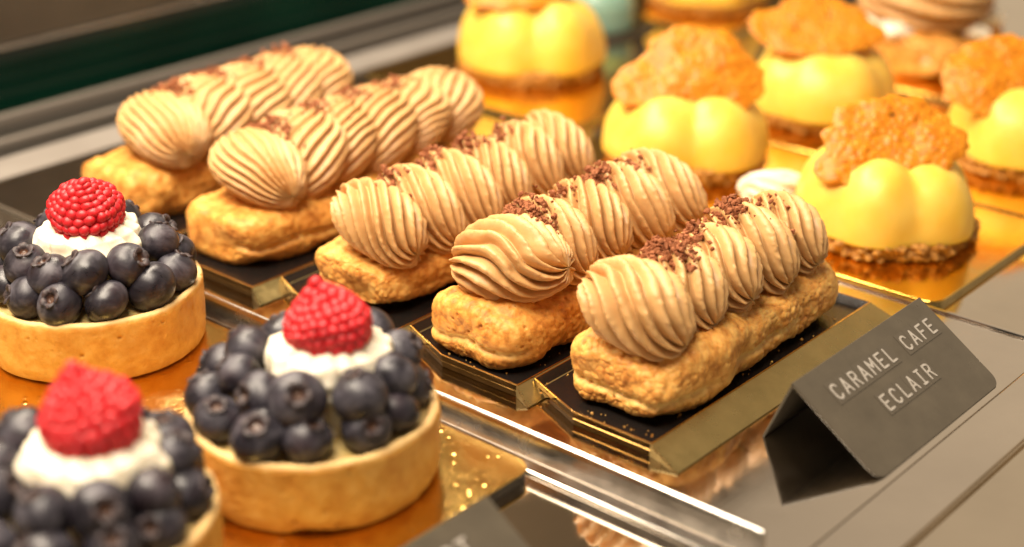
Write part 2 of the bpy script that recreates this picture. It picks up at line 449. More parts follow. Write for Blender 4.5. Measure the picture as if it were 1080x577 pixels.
def card_tray(x0, y0, L, W, out, label):
    r = empty('card_tray', (x0, y0, 0), label, 'pastry tray', 'black card trays in the steel tray')
    poly = [(0, 0), (L, 0), (L, W - 2.4), (L - 1.0, W), (1.0, W), (0, W - 2.5)]
    zt, zf = .52, .24
    A = inset_poly(poly, .045); B = inset_poly(poly, .30)
    n = len(poly)
    V = [(x, y, zt - .015) for x, y in A] + [(x, y, zf) for x, y in B]
    F = [(i, (i + 1) % n, n + (i + 1) % n, n + i) for i in range(n)] + [tuple(range(n, 2 * n))]
    link('black_liner', mesh_data('black_liner', V, F, MAT['black'], False), r)
    # thin cut edge of the card, gold
    V = [(x, y, zt) for x, y in poly] + [(x, y, zt) for x, y in A] + [(x, y, zt - .03) for x, y in A] + [(x, y, zt - .04) for x, y in poly]
    F = []
    for i in range(n):
        j = (i + 1) % n
        F += [(i, j, n + j, n + i), (n + i, n + j, 2 * n + j, 2 * n + i), (3 * n + i, 3 * n + j, j, i)]
    link('rim_edge', mesh_data('rim_edge', V, F, MAT['gold_emboss'], False), r)
    # outer walls: near, chamfers, left, far (steep)
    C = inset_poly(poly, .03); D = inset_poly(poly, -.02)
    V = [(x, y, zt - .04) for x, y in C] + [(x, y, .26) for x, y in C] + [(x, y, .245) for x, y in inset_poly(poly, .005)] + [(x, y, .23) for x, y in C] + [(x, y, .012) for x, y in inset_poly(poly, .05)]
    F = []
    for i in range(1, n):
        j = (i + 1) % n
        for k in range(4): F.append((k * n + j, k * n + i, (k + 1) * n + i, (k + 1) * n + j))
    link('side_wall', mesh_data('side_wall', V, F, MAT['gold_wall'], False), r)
    # sloping right flap
    V = [(0.0, 0.02, zt - .03), (L, 0.02, zt - .03), (L + .05, -out, .05), (-.32, -out, .05), (0.0, .06, zt - .1), (L, .06, zt - .1), (L + .05, -out + .05, .012), (-.32, -out + .05, .012)]
    V += [(.04, .10, .012)]
    F = [(3, 2, 1, 0), (4, 5, 6, 7), (7, 6, 2, 3), (0, 4, 8, 7, 3), (1, 2, 6, 5), (0, 1, 5, 4)]
    link('side_flap', mesh_data('side_flap', V, F, MAT['gold_flap'], False), r)
    return r
card_tray(36.0, 25.15, 14.2, 5.75, 1.25, 'black card tray with gold edges and wide olive flap, nearest the dark label')
card_tray(36.2, 31.0, 14.2, 6.1, .75, 'black speckled card tray under the eclair right behind the front raspberry tart')
card_tray(36.0, 37.2, 14.4, 6.85, .75, 'black card tray under the middle eclair, half hidden by the front raspberry')
card_tray(35.6, 44.15, 15.2, 6.5, .75, 'black card tray under the second eclair from the back rail')
card_tray(36.0, 50.8, 15.2, 6.5, .75, 'black card tray under the eclair nearest the back rail')

# ------------------------------------------------------------------ eclairs
def eclair(x, y, L, W, H, swirls, seed, label, res, pale=False, split=.12, crumbs=(), yaw=0, crust=1.0):
    r = empty('eclair', (x, y, .25), label, 'eclair', 'coffee cream eclairs in a row', rz=yaw)
    P, F, torn = choux_verts(L, W, H, seed, int(330 * res), int(270 * res), split, crust)
    link('choux_shell', mesh_data('choux_shell', P, F, MAT['choux_pale' if pale else 'choux'], attrs={'torn': torn}), r)
    allV = []; allF = []; off = 0
    for i, (sx, sy, sz, sl, sw, sh, n, K, wav, rz, tilt) in enumerate(swirls):
        P, F = swirl_verts(sl, sw, sh, n, K, wav, .20 if n > 20 else .29, seed * 10 + i, int(150 * res), int(240 * res), 1.15, .50)
        R = Euler((tilt, 0, rz), 'XYZ').to_matrix()
        Q = P @ np.array(R).T + np.array([sx, sy, sz])
        link('cream_swirl', mesh_data('cream_swirl', P, F, MAT['coffee']), r, (sx, sy, sz), (tilt, 0, rz))
        allV.append(Q); allF += [tuple(off + k for k in f) for f in F[::1]]; off += len(Q)
    bvh = BVHTree.FromPolygons([tuple(v) for v in np.concatenate(allV)], allF)
    rr = random.Random(seed + 77); spots = []
    for (cx, cy, sdx, sdy, cnt) in crumbs:
        for k in range(int(cnt * 1.4)):
            px = rr.gauss(cx, sdx); py = rr.gauss(cy, sdy)
            h = bvh.ray_cast(Vector((px, py, 20)), Vector((0, 0, -1)))
            if h[0] is None: continue
            s = rr.choice([.02, .025, .03, .04, .05, .065, .09, .12])
            core = math.exp(-((px - cx) / sdx) ** 2 - ((py - cy) / sdy) ** 2)
            spots.append((px, py, h[0].z + s * .4 + rr.random() * .42 * core, s))
    if spots:
        V, F = lumps(spots, seed)
        c = link('cocoa_crumbs', mesh_data('cocoa_crumbs', V, F, MAT['crumb'], False), r); c['kind'] = 'stuff'
    return r

TILT = .30
def row(x0, dx, n, y, z, L, W, H, nr, K, wav, rz, seed, first=None, dz=0.0, tilt=None):
    tilt = TILT if tilt is None else tilt
    q = random.Random(seed); out = []
    for i in range(n):
        out.append([x0 + dx * i + q.uniform(-.08, .08), y + q.uniform(-.12, .12), z + q.uniform(-.06, .06) + dz * i, L * q.uniform(.90, 1.08), W * q.uniform(.90, 1.10), H * q.uniform(.92, 1.08),
                    nr, K * q.uniform(.75, 1.2), wav * q.uniform(.6, 2.2), rz + q.uniform(-.14, .14), q.uniform(-.06, .06) + tilt])
    if first:
        for k, v in first.items(): out[0][k] = v
    else: out[0][4] *= 1.2
    return out

KK = 17
sw5 = row(-4.80, 2.25, 5, -.25, 3.58, 3.6, 2.4, 2.5, 12, KK, .35, .12, 5)
eclair(43.1, 27.75, 12.3, 4.6, 2.5, sw5, 3, 'coffee cream eclair nearest the dark label, its pebbly crust fully in view', 1.0, True, .16,
       [(-2.95, .45, .30, .42, 330), (-2.7, -.3, .25, .35, 110), (-.8, .6, .28, .26, 110), (1.7, .6, .33, .34, 260), (-1.6, .4, 1.0, .5, 40), (3.2, .2, .6, .5, 40)], crust=.72)
sw4 = row(-4.25, 2.25, 5, -.45, 3.50, 3.75, 2.4, 2.75, 12, KK, .5, .12, 6, {3: 4.1, 4: 3.0, 5: 2.9, 6: 14, 7: KK * .7, 8: 3.6, 9: .3, 10: -.25})
eclair(42.9, 33.85, 12.3, 4.7, 2.4, sw4, 7, 'coffee cream eclair with a wavy first swirl, second from the dark label', 1.0, False, .18,
       [(-3.0, .55, .30, .40, 330), (-2.9, -.5, .25, .40, 170), (-.6, .6, .28, .30, 120), (1.5, .5, .33, .4, 300), (3.5, .3, .45, .4, 120), (-1.6, .5, .8, .6, 40)], crust=.70)
sw3 = row(-4.75, 2.08, 6, -.8, 3.42, 3.75, 2.3, 2.7, 12, KK, .4, .12, 8)
eclair(43.2, 40.4, 12.5, 4.8, 2.4, sw3, 12, 'coffee cream eclair in the middle of the row, behind the front raspberry', .85, True, .30,
       [(-3.5, .5, .36, .55, 180), (-1.2, .6, .45, .5, 160), (1.0, .5, .5, .5, 210), (2.9, .3, .5, .4, 70)], crust=.65)
sw2 = row(-4.2, 2.15, 6, -.1, 3.55, 4.3, 3.9, 2.6, 22, 8, 1.6, -1.05, 9, {9: -.1, 4: 3.3, 3: 4.5, 8: 2.8, 10: .1}, tilt=.42)
eclair(43.4, 47.7, 13.6, 4.9, 2.4, sw2, 16, 'coffee cream eclair, second from the back rail, with broad fanned swirls', .75, False, .30,
       [(-2.9, .6, .4, .65, 150), (-.5, .6, .4, .5, 120), (1.7, .5, .4, .5, 90), (4.0, .4, .6, .5, 80)], crust=.70)
sw1 = row(-3.9, 2.15, 5, -.6, 3.55, 4.4, 4.0, 2.6, 22, 8, 1.6, -1.05, 10, {9: -.2, 4: 3.5, 3: 4.8, 8: 2.8, 10: .1}, tilt=.42)
eclair(43.6, 55.1, 13.6, 5.0, 2.4, sw1, 21, 'coffee cream eclair farthest back, against the steel back rail', .65, False, .26,
       [(-2.7, .4, .4, .6, 140), (-.3, .5, .4, .6, 150), (1.8, .4, .4, .5, 110), (3.7, .3, .5, .5, 80)], crust=.70)

q = random.Random(5); sp = []
for k in range(70):
    x = q.uniform(36.5, 49.8); y = q.choice([q.uniform(25.5, 26.0), q.uniform(30.2, 30.7), q.uniform(31.4, 31.9), q.uniform(36.0, 36.6)]); s_ = q.choice([.02, .03, .03, .04, .06])
    sp.append((x, y, .245 + s_ * .5, s_))
for k in range(26):
    s_ = q.choice([.02, .03, .04]); sp.append((q.uniform(36.4, 37.0), q.choice([q.uniform(26.2, 28.5), q.uniform(32, 35)]), .245 + s_ * .5, s_))
V, F = lumps(sp, 3)
o = link('pastry_crumbs', mesh_data('pastry_crumbs', V, F, MAT['choux'], False, attrs={'torn': [0.0] * len(V)})); tag(o, 'tiny baked crumbs scattered on the black card trays', 'crumbs', kind='stuff')

# ------------------------------------------------------------------ berries
def berry_mesh(seed, r=.8):
    nu, nv = 56, 64
    ph = np.linspace(.0005, np.pi - .0005, nu) ; th = np.linspace(0, 2 * np.pi, nv, endpoint=False)
    ph = ph ** 1.15 / (np.pi ** .15)
    PH, TH = np.meshgrid(ph, th, indexing='ij')
    D = np.stack([np.sin(PH) * np.cos(TH), np.sin(PH) * np.sin(TH), np.cos(PH)], 2).reshape(-1, 3)
    p = PH.ravel(); a = TH.ravel()
    k = 1 + .03 * vnoise(D * 1.6 + seed, seed)
    k = k - .24 * sstep(.32, .14, p) + .03 * np.exp(-((p - .40) / .09) ** 2)
    P = D * k[:, None] * r * np.array([1, 1, .90])
    scar = sstep(.28, .18, p)
    me = mesh_data('blueberry', P, grid_faces(nu, nv, True, flip=False), MAT['berry'], attrs={'scar': scar})
    return me
def crown_mesh(seed, r=.8):
    q = random.Random(seed); nv = 50
    th = np.linspace(0, 2 * np.pi, nv, endpoint=False)
    lob = np.abs(np.cos(2.5 * th + q.uniform(0, 3))) ** .6
    prof = []
    zr = r * .90
    rows = [(.19 + 0 * lob, .80 + 0 * lob), (.25 - .04 * lob, .90 + .02 * lob), (.29 - .03 * lob, .95 + .06 * lob), (.33 + .10 * lob, .96 + .10 * lob),
            (.36 + .11 * lob, .95 + .08 * lob), (.39 + .04 * lob, .92 + .0 * lob), (.41 + 0 * lob, .86 + 0 * lob)]
    P = np.stack([np.stack([rr * r * np.cos(th), rr * r * np.sin(th), zz * zr], 1) for rr, zz in rows])
    P += .015 * np.array([[q.gauss(0, 1), q.gauss(0, 1), q.gauss(0, 1)] for _ in range(P.shape[0] * nv)]).reshape(P.shape) * .5
    return mesh_data('calyx', P.reshape(-1, 3), grid_faces(len(rows), nv, True), MAT['crown'])
BERRY = [(berry_mesh(s), crown_mesh(s)) for s in (1, 2, 3, 4)]

def raspberry_mesh(seed, H=2.25, R=1.28):
    q = random.Random(seed)
    t = np.linspace(0, 1, 160)
    # profile from open bottom rim to tip
    r = R * np.where(t < .25, .90 + .10 * np.sin(t / .25 * np.pi / 2), (np.cos(np.clip((t - .25) / .75, 0, 1) * np.pi / 2)) ** 1.05)
    z = H * (t ** .92)
    C = resample(np.stack([np.maximum(r, .03), z], 1), 190)
    C = np.concatenate([np.stack([np.linspace(.01, C[0, 0], 12)[:-1], np.linspace(.12, 0, 12)[:-1]], 1), C])
    nv = 260
    P = revolve(C, nv); p = P.reshape(-1, 3)
    cen = []
    row_s = .325
    d = np.r_[0, np.cumsum(np.linalg.norm(np.diff(C, axis=0), axis=1))]
    s = d[11] + .12; k = 0
    while s < d[-1] - .02:
        rr = np.interp(s, d, C[:, 0]); zz = np.interp(s, d, C[:, 1])
        n = max(1, int(round(2 * np.pi * rr / .375)))
        for i in range(n):
            a = 2 * np.pi * (i + .5 * (k % 2) + q.uniform(-.2, .2)) / n
            cen.append((rr * math.cos(a), rr * math.sin(a), zz + q.uniform(-.04, .04), q.uniform(.215, .25)))
        s += row_s; k += 1
    cen.append((0, 0, H, .25))
    cen = np.array(cen)
    # core, then one little bead per drupelet, all in one mesh
    warp = lambda a: a + .13 * np.stack([vnoise(a * .7 + seed + i * 9, seed + i) for i in range(3)], 1)
    V = [warp(p * np.array([.955, .955, .97]))]; F = grid_faces(len(C), nv, True); off = len(p); gap = [np.ones(off)]
    fa = np.linspace(.02, np.pi - .02, 13)
    ball = revolve(np.stack([np.sin(fa), -np.cos(fa)], 1), 18).reshape(-1, 3); bf = grid_faces(13, 18, True)
    for c in cen:
        n = np.array([c[0], c[1], max(.15, (c[2] - H * .45)) * .9]); n /= np.linalg.norm(n)
        R = np.array(Vector(n).to_track_quat('Z', 'Y').to_matrix())
        r0 = c[3] * q.uniform(.98, 1.12)
        V.append(warp((ball * np.array([r0, r0 * q.uniform(.92, 1.05), r0 * .95])) @ R.T + c[:3] - n * .07)); gap.append(np.zeros(len(ball)))
        F += [tuple(off + k for k in f) for f in bf]; off += len(ball)
    return mesh_data('raspberry', np.concatenate(V), F, MAT['rasp'], attrs={'gap': np.concatenate(gap)})
RASP = [raspberry_mesh(5, 2.35, 1.48), raspberry_mesh(8, 2.25, 1.45), raspberry_mesh(12, 2.45, 1.45)]

def shell_mesh(seed, R=3.92, H=2.38):
    pr = [(.01, 0), (R - .55, 0), (R - .22, .03), (R - .10, .14), (R - .04, .5), (R, 1.3), (R + .02, H - .22), (R - .03, H - .06), (R - .13, H), (R - .27, H - .04), (R - .36, H - .2), (R - .42, H - .9), (R - .6, H - 1.0), (.01, H - 1.0)]
    C = resample(pr, 190); nv = 420
    P = revolve(C, nv); p = P.reshape(-1, 3).copy()
    rad = np.hypot(p[:, 0], p[:, 1]) + 1e-6; er = np.stack([p[:, 0] / rad, p[:, 1] / rad, 0 * rad], 1)
    z0 = p[:, 2].copy(); outer = (rad > R - .3)
    d = .055 * vnoise(p * .55 + seed, seed) + .035 * fbm(p * 1.6 + seed, seed + 1) + .016 * fbm(p * 6 + seed, seed + 2)
    f1, f2 = voro(p * 1.5 + seed * 3, seed + 6)
    d -= .09 * sstep(.15, .04, f1)
    g1, g2 = voro(p * 4 + seed * 3, seed + 7)
    d -= .04 * sstep(.15, .05, g1)
    p += er * (d * outer)[:, None]
    p[:, 2] += np.where((rad > R - .5) & (z0 > H - .5), .04 * vnoise(p * 1.2 + seed, seed + 4) + .02 * vnoise(p * 5, seed + 5), 0)
    ang = np.arctan2(p[:, 1], p[:, 0]); low = sstep(.55, 0, z0) * (rad > R - .75)
    q = np.stack([np.cos(ang) * 4, np.sin(ang) * 4, 0 * ang], 1)
    p[:, 2] += low * np.maximum(0, .16 * vnoise(q * .7 + seed, seed + 8) + .05 * vnoise(q * 2 + seed, seed + 9))
    toast = sstep(H - .16, H - .02, z0) * .8 + sstep(.12, .0, z0) * .3
    return mesh_data('pastry_shell', p, grid_faces(len(C), nv, True, flip=False), MAT['crust'], attrs={'toast': toast, 'bake': np.clip((sstep(.55, .0, z0) * .55 + sstep(.1, .6, vnoise(P.reshape(-1, 3) * .8 + seed * 2, seed + 12)) * .30) * (1 - toast), 0, .7)})

def dome_cream(seed, R=1.95, H=2.9, n=14):
    prof = resample([(.01, H), (.6, H), (1.3, H - .06), (1.75, H - .30), (R, H - .75), (R, H - 1.2), (R - .2, H - 1.7), (R - .2, .2), (R - .3, 0)], 90); nv = 260
    P = revolve(prof, nv); p = P.reshape(-1, 3).copy()
    ang = np.arctan2(p[:, 1], p[:, 0]); rad = np.hypot(p[:, 0], p[:, 1])
    ph = n * ang + 2.6 * p[:, 2] + 1.8 * vnoise(p * .9 + seed, seed)
    rid = np.abs(np.sin(ph / 2)) ** .7
    k = 1 + .10 * (rid - .7) * sstep(.3, 1.2, rad) + .08 * vnoise(p * 1.1 + seed, seed + 3) + .025 * vnoise(p * 2.8 + seed, seed + 4)
    p[:, 0] *= k; p[:, 1] *= k
    p[:, 2] += .07 * (rid - .6) * sstep(.3, 1.2, rad) + .06 * vnoise(p * 1.6 + seed, seed + 1)
    return mesh_data('whipped_cream', p, grid_faces(len(prof), nv, True, flip=True), MAT['white'])

CAMDIR = math.atan2(-.653, -.757)
def tart(x, y, seed, label, rasp_rot, rasp_i, ring0=0.0, ring1=0.0, shift=0.0, rs=1.0):
    q = random.Random(seed)
    r = empty('blueberry_tart', (x, y, .31), label, 'fruit tart', 'blueberry tarts topped with a raspberry')
    link('pastry_shell', shell_mesh(seed), r)
    C = resample([(3.62, 2.12), (3.0, 2.16), (2.0, 2.15), (.01, 2.1)], 40); P = revolve(C, 120).reshape(-1, 3); P[:, 2] += .07 * vnoise(P * 1.2, seed)
    link('custard', mesh_data('custard', P, grid_faces(40, 120, True), MAT['custard']), r)
    link('whipped_cream', dome_cream(seed, 1.98, 2.85), r, (.653 * shift, -.757 * shift, 1.83))
    spots = []
    n0 = 12; n1 = 10
    for i in range(n0):
        a = ring0 + 2 * math.pi * (i + q.uniform(-.1, .1)) / n0; s = q.uniform(.94, 1.10); rr = 3.04 + q.uniform(-.08, .10)
        spots.append((rr * math.cos(a), rr * math.sin(a), 2.14 + .68 * s, a, s))
    for i in range(n1):
        a = ring1 + 2 * math.pi * (i + q.uniform(-.2, .2)) / n1; s = q.uniform(.90, 1.08); rr = 2.42 + q.uniform(-.10, .12)
        spots.append((rr * math.cos(a) + .653 * shift * .5, rr * math.sin(a) - .757 * shift * .5, 3.66 + q.uniform(-.12, .15), a, s))
    for k, (bx, by, bz, a, s) in enumerate(spots):
        me, cr = BERRY[q.randrange(4)]
        o = q.uniform(-.3, 1.0)
        ax = Vector((math.cos(a) * o + q.uniform(-.6, .6), math.sin(a) * o + q.uniform(-.6, .6), q.uniform(.25, 1.0))).normalized()
        rot = (ax.to_track_quat('Z', 'Y') @ Euler((0, 0, q.uniform(0, 6))).to_quaternion()).to_euler()
        b = link('blueberry', me, r, (bx, by, bz), rot); b.scale = (s * q.uniform(.95, 1.07), s * q.uniform(.95, 1.05), s * q.uniform(.92, 1.06))
        link('calyx', cr, b)
    o = link('raspberry', RASP[rasp_i], r, (.653 * shift * 1.15, -.757 * shift * 1.15, 4.45), rasp_rot); o.scale = (rs, rs, rs)
    return r
tart(29.25, 45.3, 31, 'blueberry tart at the left behind the others, its raspberry paler and sharper in focus', (math.radians(6), math.radians(-10), .5), 0, .1, .35, .05, .86)
tart(28.15, 32.45, 32, 'blueberry tart in front of the eclairs, standing alone with its whole shell visible', (math.radians(-4), math.radians(16), 1.5), 1, .3, .05, .65, .86)
tart(19.9, 33.0, 33, 'blueberry tart in the bottom left corner, closest and most blurred', (math.radians(6), math.radians(10), 2.6), 2, .2, .5, .75, .88)

# ------------------------------------------------------------------ gold boards
def gold_board(x0, x1, y0, y1, ztop, label, group, zbot=-.145, tab=None, r=.7, name='gold_cake_board', foil='gold'):
    edge = 'core' if foil == 'gold' else 'gold_flap'
    cx, cy = (x0 + x1) / 2, (y0 + y1) / 2
    o = empty(name, (cx, cy, zbot), label, 'cake board', group)
    poly = rounded_rect(x0 - cx, x1 - cx, y0 - cy, y1 - cy, r)
    h = ztop - zbot
    V, F = extrude_poly(inset_poly(poly, .06), 0, h - .075); link('card_base', mesh_data('card_base', V, F, MAT[edge], False), o)
    V, F = extrude_poly(poly, h - .07, h); bevel(link('foil_top', mesh_data('foil_top', V, F, MAT[foil], False), o), .03, 3)
    if tab:
        tx, ty, tr = tab
        pts = [(tx - cx - .55, y1 - cy - .3)]
        for i in range(25):
            a = math.radians(215 - 250 * i / 24); pts.append((tx - cx + tr * math.cos(a), ty - cy + tr * math.sin(a)))
        pts.append((tx - cx + .55, y1 - cy - .3)); pts.reverse()
        V, F = extrude_poly(pts, h + .004, h + .05); bevel(link('tab', mesh_data('tab', V, F, MAT['gold_emboss'], False), o), .015)
    return o
TG = 'gold boards under the tarts'
gold_board(21.0, 32.85, 27.35, 38.4, .30, 'gold foil board with a round embossed tab under the front tart', TG, tab=(27.7, 39.35, 1.0))
gold_board(20.6, 32.85, 39.35, 52.0, .30, 'gold foil board under the tart at the left behind the others', TG)
gold_board(8.0, 20.5, 27.35, 38.4, .30, 'gold foil board under the blurred tart in the bottom left corner', TG)
DG = 'gold boards under the lemon cakes'
gold_board(52.35, 63.0, 23.45, 33.9, .16, 'gold board under the lemon cake right behind the dark label', DG, foil='gold_smooth')
gold_board(53.2, 64.0, 35.0, 45.6, .16, 'gold board under the lemon cake behind the middle eclairs', DG, foil='gold_smooth')
gold_board(63.4, 76.0, 22.2, 33.4, .16, 'gold board under the lemon cake cut off by the right edge', DG, foil='gold_smooth')
gold_board(64.4, 75.4, 33.9, 45.0, .16, 'gold board under the lemon cake in front of the cream puff', DG, foil='gold_smooth')
gold_board(59.4, 71.4, 47.6, 62.6, .16, 'gold board under the lemon cake standing alone near the back rail', DG, foil='gold_smooth')
gold_board(79.6, 91.6, 51.4, 62.6, .16, 'gold board under the far lemon cake at the top edge', DG, foil='gold_smooth')
gold_board(76.6, 89.0, 34.6, 46.6, .16, 'gold board under the large cream puff at the top right', DG, foil='gold_smooth')

# ------------------------------------------------------------------ lemon mousse cakes
def mousse_mesh(seed, R=3.8, H=4.3, nl=6, rot=0.0):
    q = random.Random(seed); nu, nv = 120, 240
    ph = np.linspace(.001, np.pi / 2 + .45, nu); th = np.linspace(0, 2 * np.pi, nv, endpoint=False)
    PH, TH = np.meshgrid(ph, th, indexing='ij')
    D = np.stack([np.sin(PH) * np.cos(TH), np.sin(PH) * np.sin(TH), np.cos(PH)], 2).reshape(-1, 3)
    o = np.array([0, 0, 1.2])
    sp = [(0, 0, .6, 2.45, 2.6)]
    for i in range(nl):
        a = rot + 2 * np.pi * (i + q.uniform(-.25, .25)) / nl; rl = q.uniform(1.8, 2.3)
        sp.append(((R - rl) * math.cos(a), (R - rl) * math.sin(a), q.uniform(.2, .4), rl, q.uniform(2.3, 2.75)))
    acc = 0; pw = 13
    for (cx, cy, cz, rx, rz) in sp:
        sc = np.array([1 / rx, 1 / rx, 1 / rz]); d = D * sc; e = (o - np.array([cx, cy, cz])) * sc
        A = (d * d).sum(1); B = (d * e).sum(1); Cc = (e * e).sum() - 1
        disc = B * B - A * Cc
        t = np.where(disc > 0, (-B + np.sqrt(np.maximum(disc, 0))) / A, .05); t = np.maximum(t, .05)
        acc = acc + t ** pw
    t = acc ** (1 / pw)
    P = o + D * t[:, None]
    P[:, 2] = np.where(P[:, 2] < 0, P[:, 2] * .1, P[:, 2]) * H / 3.4
    P += .02 * np.stack([vnoise(P * 1.5 + seed + 5 * i, seed + i) for i in range(3)], 1)
    return mesh_data('mousse', P, grid_faces(nu, nv, True), MAT['mousse'])

def biscuit_mesh(seed, R=3.7, H=.85):
    C = resample([(.01, 0), (R - .2, 0), (R, .2), (R + .02, H - .15), (R - .2, H), (.01, H)], 80); nv = 260
    P = revolve(C, nv).reshape(-1, 3)
    rad = np.hypot(P[:, 0], P[:, 1]) + 1e-6; er = np.stack([P[:, 0] / rad, P[:, 1] / rad, 0 * rad], 1)
    f1, f2 = voro(P * 2.6 + seed, seed); g1, g2 = voro(P * 6.5 + seed, seed + 1)
    d = .62 * (.45 - f1) + .34 * (.4 - g1) + .16 * vnoise(P * .8, seed + 2)
    P = P + er * (d * sstep(R - .8, R - .1, rad))[:, None]
    return mesh_data('biscuit_base', P, grid_faces(len(C), nv, True), MAT['biscuit'])

def tuile_mesh(seed, a, b, curl):
    """lace tuile: irregular brittle disc with real thickness and a few holes"""
    q = random.Random(seed); nr, nt = 56, 230
    th = np.linspace(0, 2 * np.pi, nt, endpoint=False); rr = np.linspace(.01, 1, nr)
    RR, TH = np.meshgrid(rr, th, indexing='ij')
    c = np.stack([np.cos(TH), np.sin(TH), 0 * TH], 2).reshape(-1, 3)
    ol = 1 + .20 * vnoise(c * 1.3 + seed, seed) + .10 * vnoise(c * 3.2 + seed, seed + 1) + .035 * vnoise(c * 9 + seed, seed + 2)
    x = a * RR.ravel() * np.cos(TH).ravel() * ol; y = b * RR.ravel() * np.sin(TH).ravel() * ol
    P0 = np.stack([x, y, 0 * x], 1)
    z = -curl * (x / a) ** 2 - .35 * curl * (y / b) ** 2 + -.16 * vnoise(P0 * .55 + seed, seed + 3) + .07 * vnoise(P0 * 1.3 + seed, seed + 4)
    f1, f2 = voro(P0 * 3.0 + seed, seed + 5); g1, g2 = voro(P0 * 4.5 + seed, seed + 6)
    b1 = .05 * sstep(.7, .05, f1) + .015 * sstep(.5, .05, g1)
    edge = sstep(1.0, .93, RR.ravel())
    top = np.stack([x, y, z + (.045 + b1) * (.25 + .75 * edge)], 1); bot = np.stack([x, y, z - (.035 + .5 * b1) * (.25 + .75 * edge)], 1)
    h1, h2 = voro(P0 * .75 + seed * 1.7, seed + 9)
    hole = (h1 < .12) & (RR.ravel() < .9)
    n = len(x); F = []
    for i in range(nr - 1):
        for j in range(nt):
            A = i * nt + j; B = i * nt + (j + 1) % nt; C = B + nt; Dd = A + nt
            if hole[A] and hole[C]: continue
            F.append((A, Dd, C, B)); F.append((n + A, n + B, n + C, n + Dd))
    o = (nr - 1) * nt
    F += [(o + j, n + o + j, n + o + (j + 1) % nt, o + (j + 1) % nt) for j in range(nt)]
    return mesh_data('caramel_tuile', np.concatenate([top, bot]), F, MAT['tuile'])

RIGHT = Vector((.653, -.757, 0)); AWAY = Vector((.757, .653, 0)); UPV = Vector((0, 0, 1))
def lemon_cake(x, y, seed, label, tu=None, rot=0.0, R=3.8, H=3.7):
    r = empty('lemon_cake', (x, y, .165), label, 'lemon cake', 'yellow mousse cakes on gold boards')
    link('biscuit_base', biscuit_mesh(seed, R - .16), r)
    link('mousse', mousse_mesh(seed + 1, R, H, 6, rot), r, (0, 0, .72))
    if tu:
        a, b, tilt, roll, (o0, o1, zc), curl = tu; off = (o0, o1); zc -= .165
        ex = RIGHT; ey = (AWAY * math.cos(tilt) + UPV * math.sin(tilt)).normalized(); ez = ex.cross(ey)
        Mx = Matrix((ex, ey, ez)).transposed() @ Matrix.Rotation(roll, 3, 'Z')
        link('caramel_tuile', tuile_mesh(seed + 2, a, b, curl), r, (RIGHT.x * off[0] + AWAY.x * off[1], RIGHT.y * off[0] + AWAY.y * off[1], zc), Mx.to_euler())
    return r
D = math.radians
TU = {'A': (-.15, -1.0, 4.55), '2': (-.1, -.95, 4.55), '3': (-.7, -.8, 5.0), '4': (-1.2, -.8, 4.6), '0': (-.6, -.9, 5.5)}
lemon_cake(57.75, 28.70, 41, 'yellow lemon mousse cake with an upright caramel tuile, right behind the dark label', (3.25, 2.35, D(48), D(-8), TU['A'], .25), .55, 3.95)
lemon_cake(59.3, 40.2, 44, 'yellow lemon mousse cake with a tall caramel tuile, just behind the middle eclairs', (3.2, 2.7, D(50), D(5), TU['2'], .3), .2, 4.0)
lemon_cake(69.85, 39.15, 47, 'yellow lemon mousse cake with a flat dark tuile, in front of the cream puff', (3.5, 2.1, D(42), D(-5), TU['3'], .3), 1.3, 3.9)
lemon_cake(70.4, 28.0, 50, 'yellow lemon mousse cake with caramel tuile, cut off by the right edge', (3.0, 2.0, D(46), D(6), TU['4'], .25), .8, 3.9)
lemon_cake(66.4, 55.8, 53, 'tall yellow lemon mousse cake standing alone near the back rail', (3.0, 2.1, D(30), D(0), TU['0'], .5), .3, 4.2, 4.3)
lemon_cake(85.6, 56.9, 56, 'yellow lemon mousse cake farthest away, at the top edge of the picture', None, .9, 4.0)

# cream puffs at the top right
def cream_puff(x, y, seed, label):
    r = empty('cream_puff', (x, y, .165), label, 'cream puff', 'coffee cream puffs in the far corner')
    P, F, torn = choux_verts(8.0, 7.6, 2.6, seed, 120, 140, .2)
    link('choux_base', mesh_data('choux_base', P, F, MAT['choux'], attrs={'torn': torn}), r)
    P, F = swirl_verts(7.6, 7.4, 4.2, 14, 3.0, 1.2, .22, seed + 1, 120, 260)
    link('cream_swirl', mesh_data('cream_swirl', P, F, MAT['coffee']), r, (0, 0, 4.0), (0, 0, .7))
    q = random.Random(seed)
    for (a, z, s) in ((3.2, 2.5, 1.0), (3.75, 1.2, .95), (4.6, 2.3, .8), (5.3, 2.6, 1.0), (2.6, 2.4, .9)):
        D3 = revolve(np.stack([np.sin(np.linspace(.01, 3.13, 24)), np.cos(np.linspace(.01, 3.13, 24))], 1), 40).reshape(-1, 3)
        D3 = D3 * (1 + .22 * vnoise(D3 * 1.6 + seed + a, seed))[:, None] * np.array([1.1, .9, .55]) * s
        link('white_cream', mesh_data('white_cream', D3, grid_faces(24, 40, True, flip=True), MAT['white']), r, (3.55 * math.cos(a), 3.4 * math.sin(a), z), (0, 0, a))
    return r
cream_puff(82.6, 40.0, 61, 'large coffee cream puff with white cream oozing from its sides, at the top right')
cream_puff(92.0, 31.0, 66, 'coffee cream puff mostly cut off by the top right corner')

# dollop of white cream on the gold board
P, F = swirl_verts(2.9, 1.8, 1.3, 7, 9, 1.6, .45, 91, 80, 120)
o = link('cream_dollop', mesh_data('cream_dollop', P, F, MAT['white']), None, (57.9, 34.45, .66), (0, 0, 1.0))
tag(o, 'small dollop of pale cream on the gold board between two lemon cakes', 'cream')
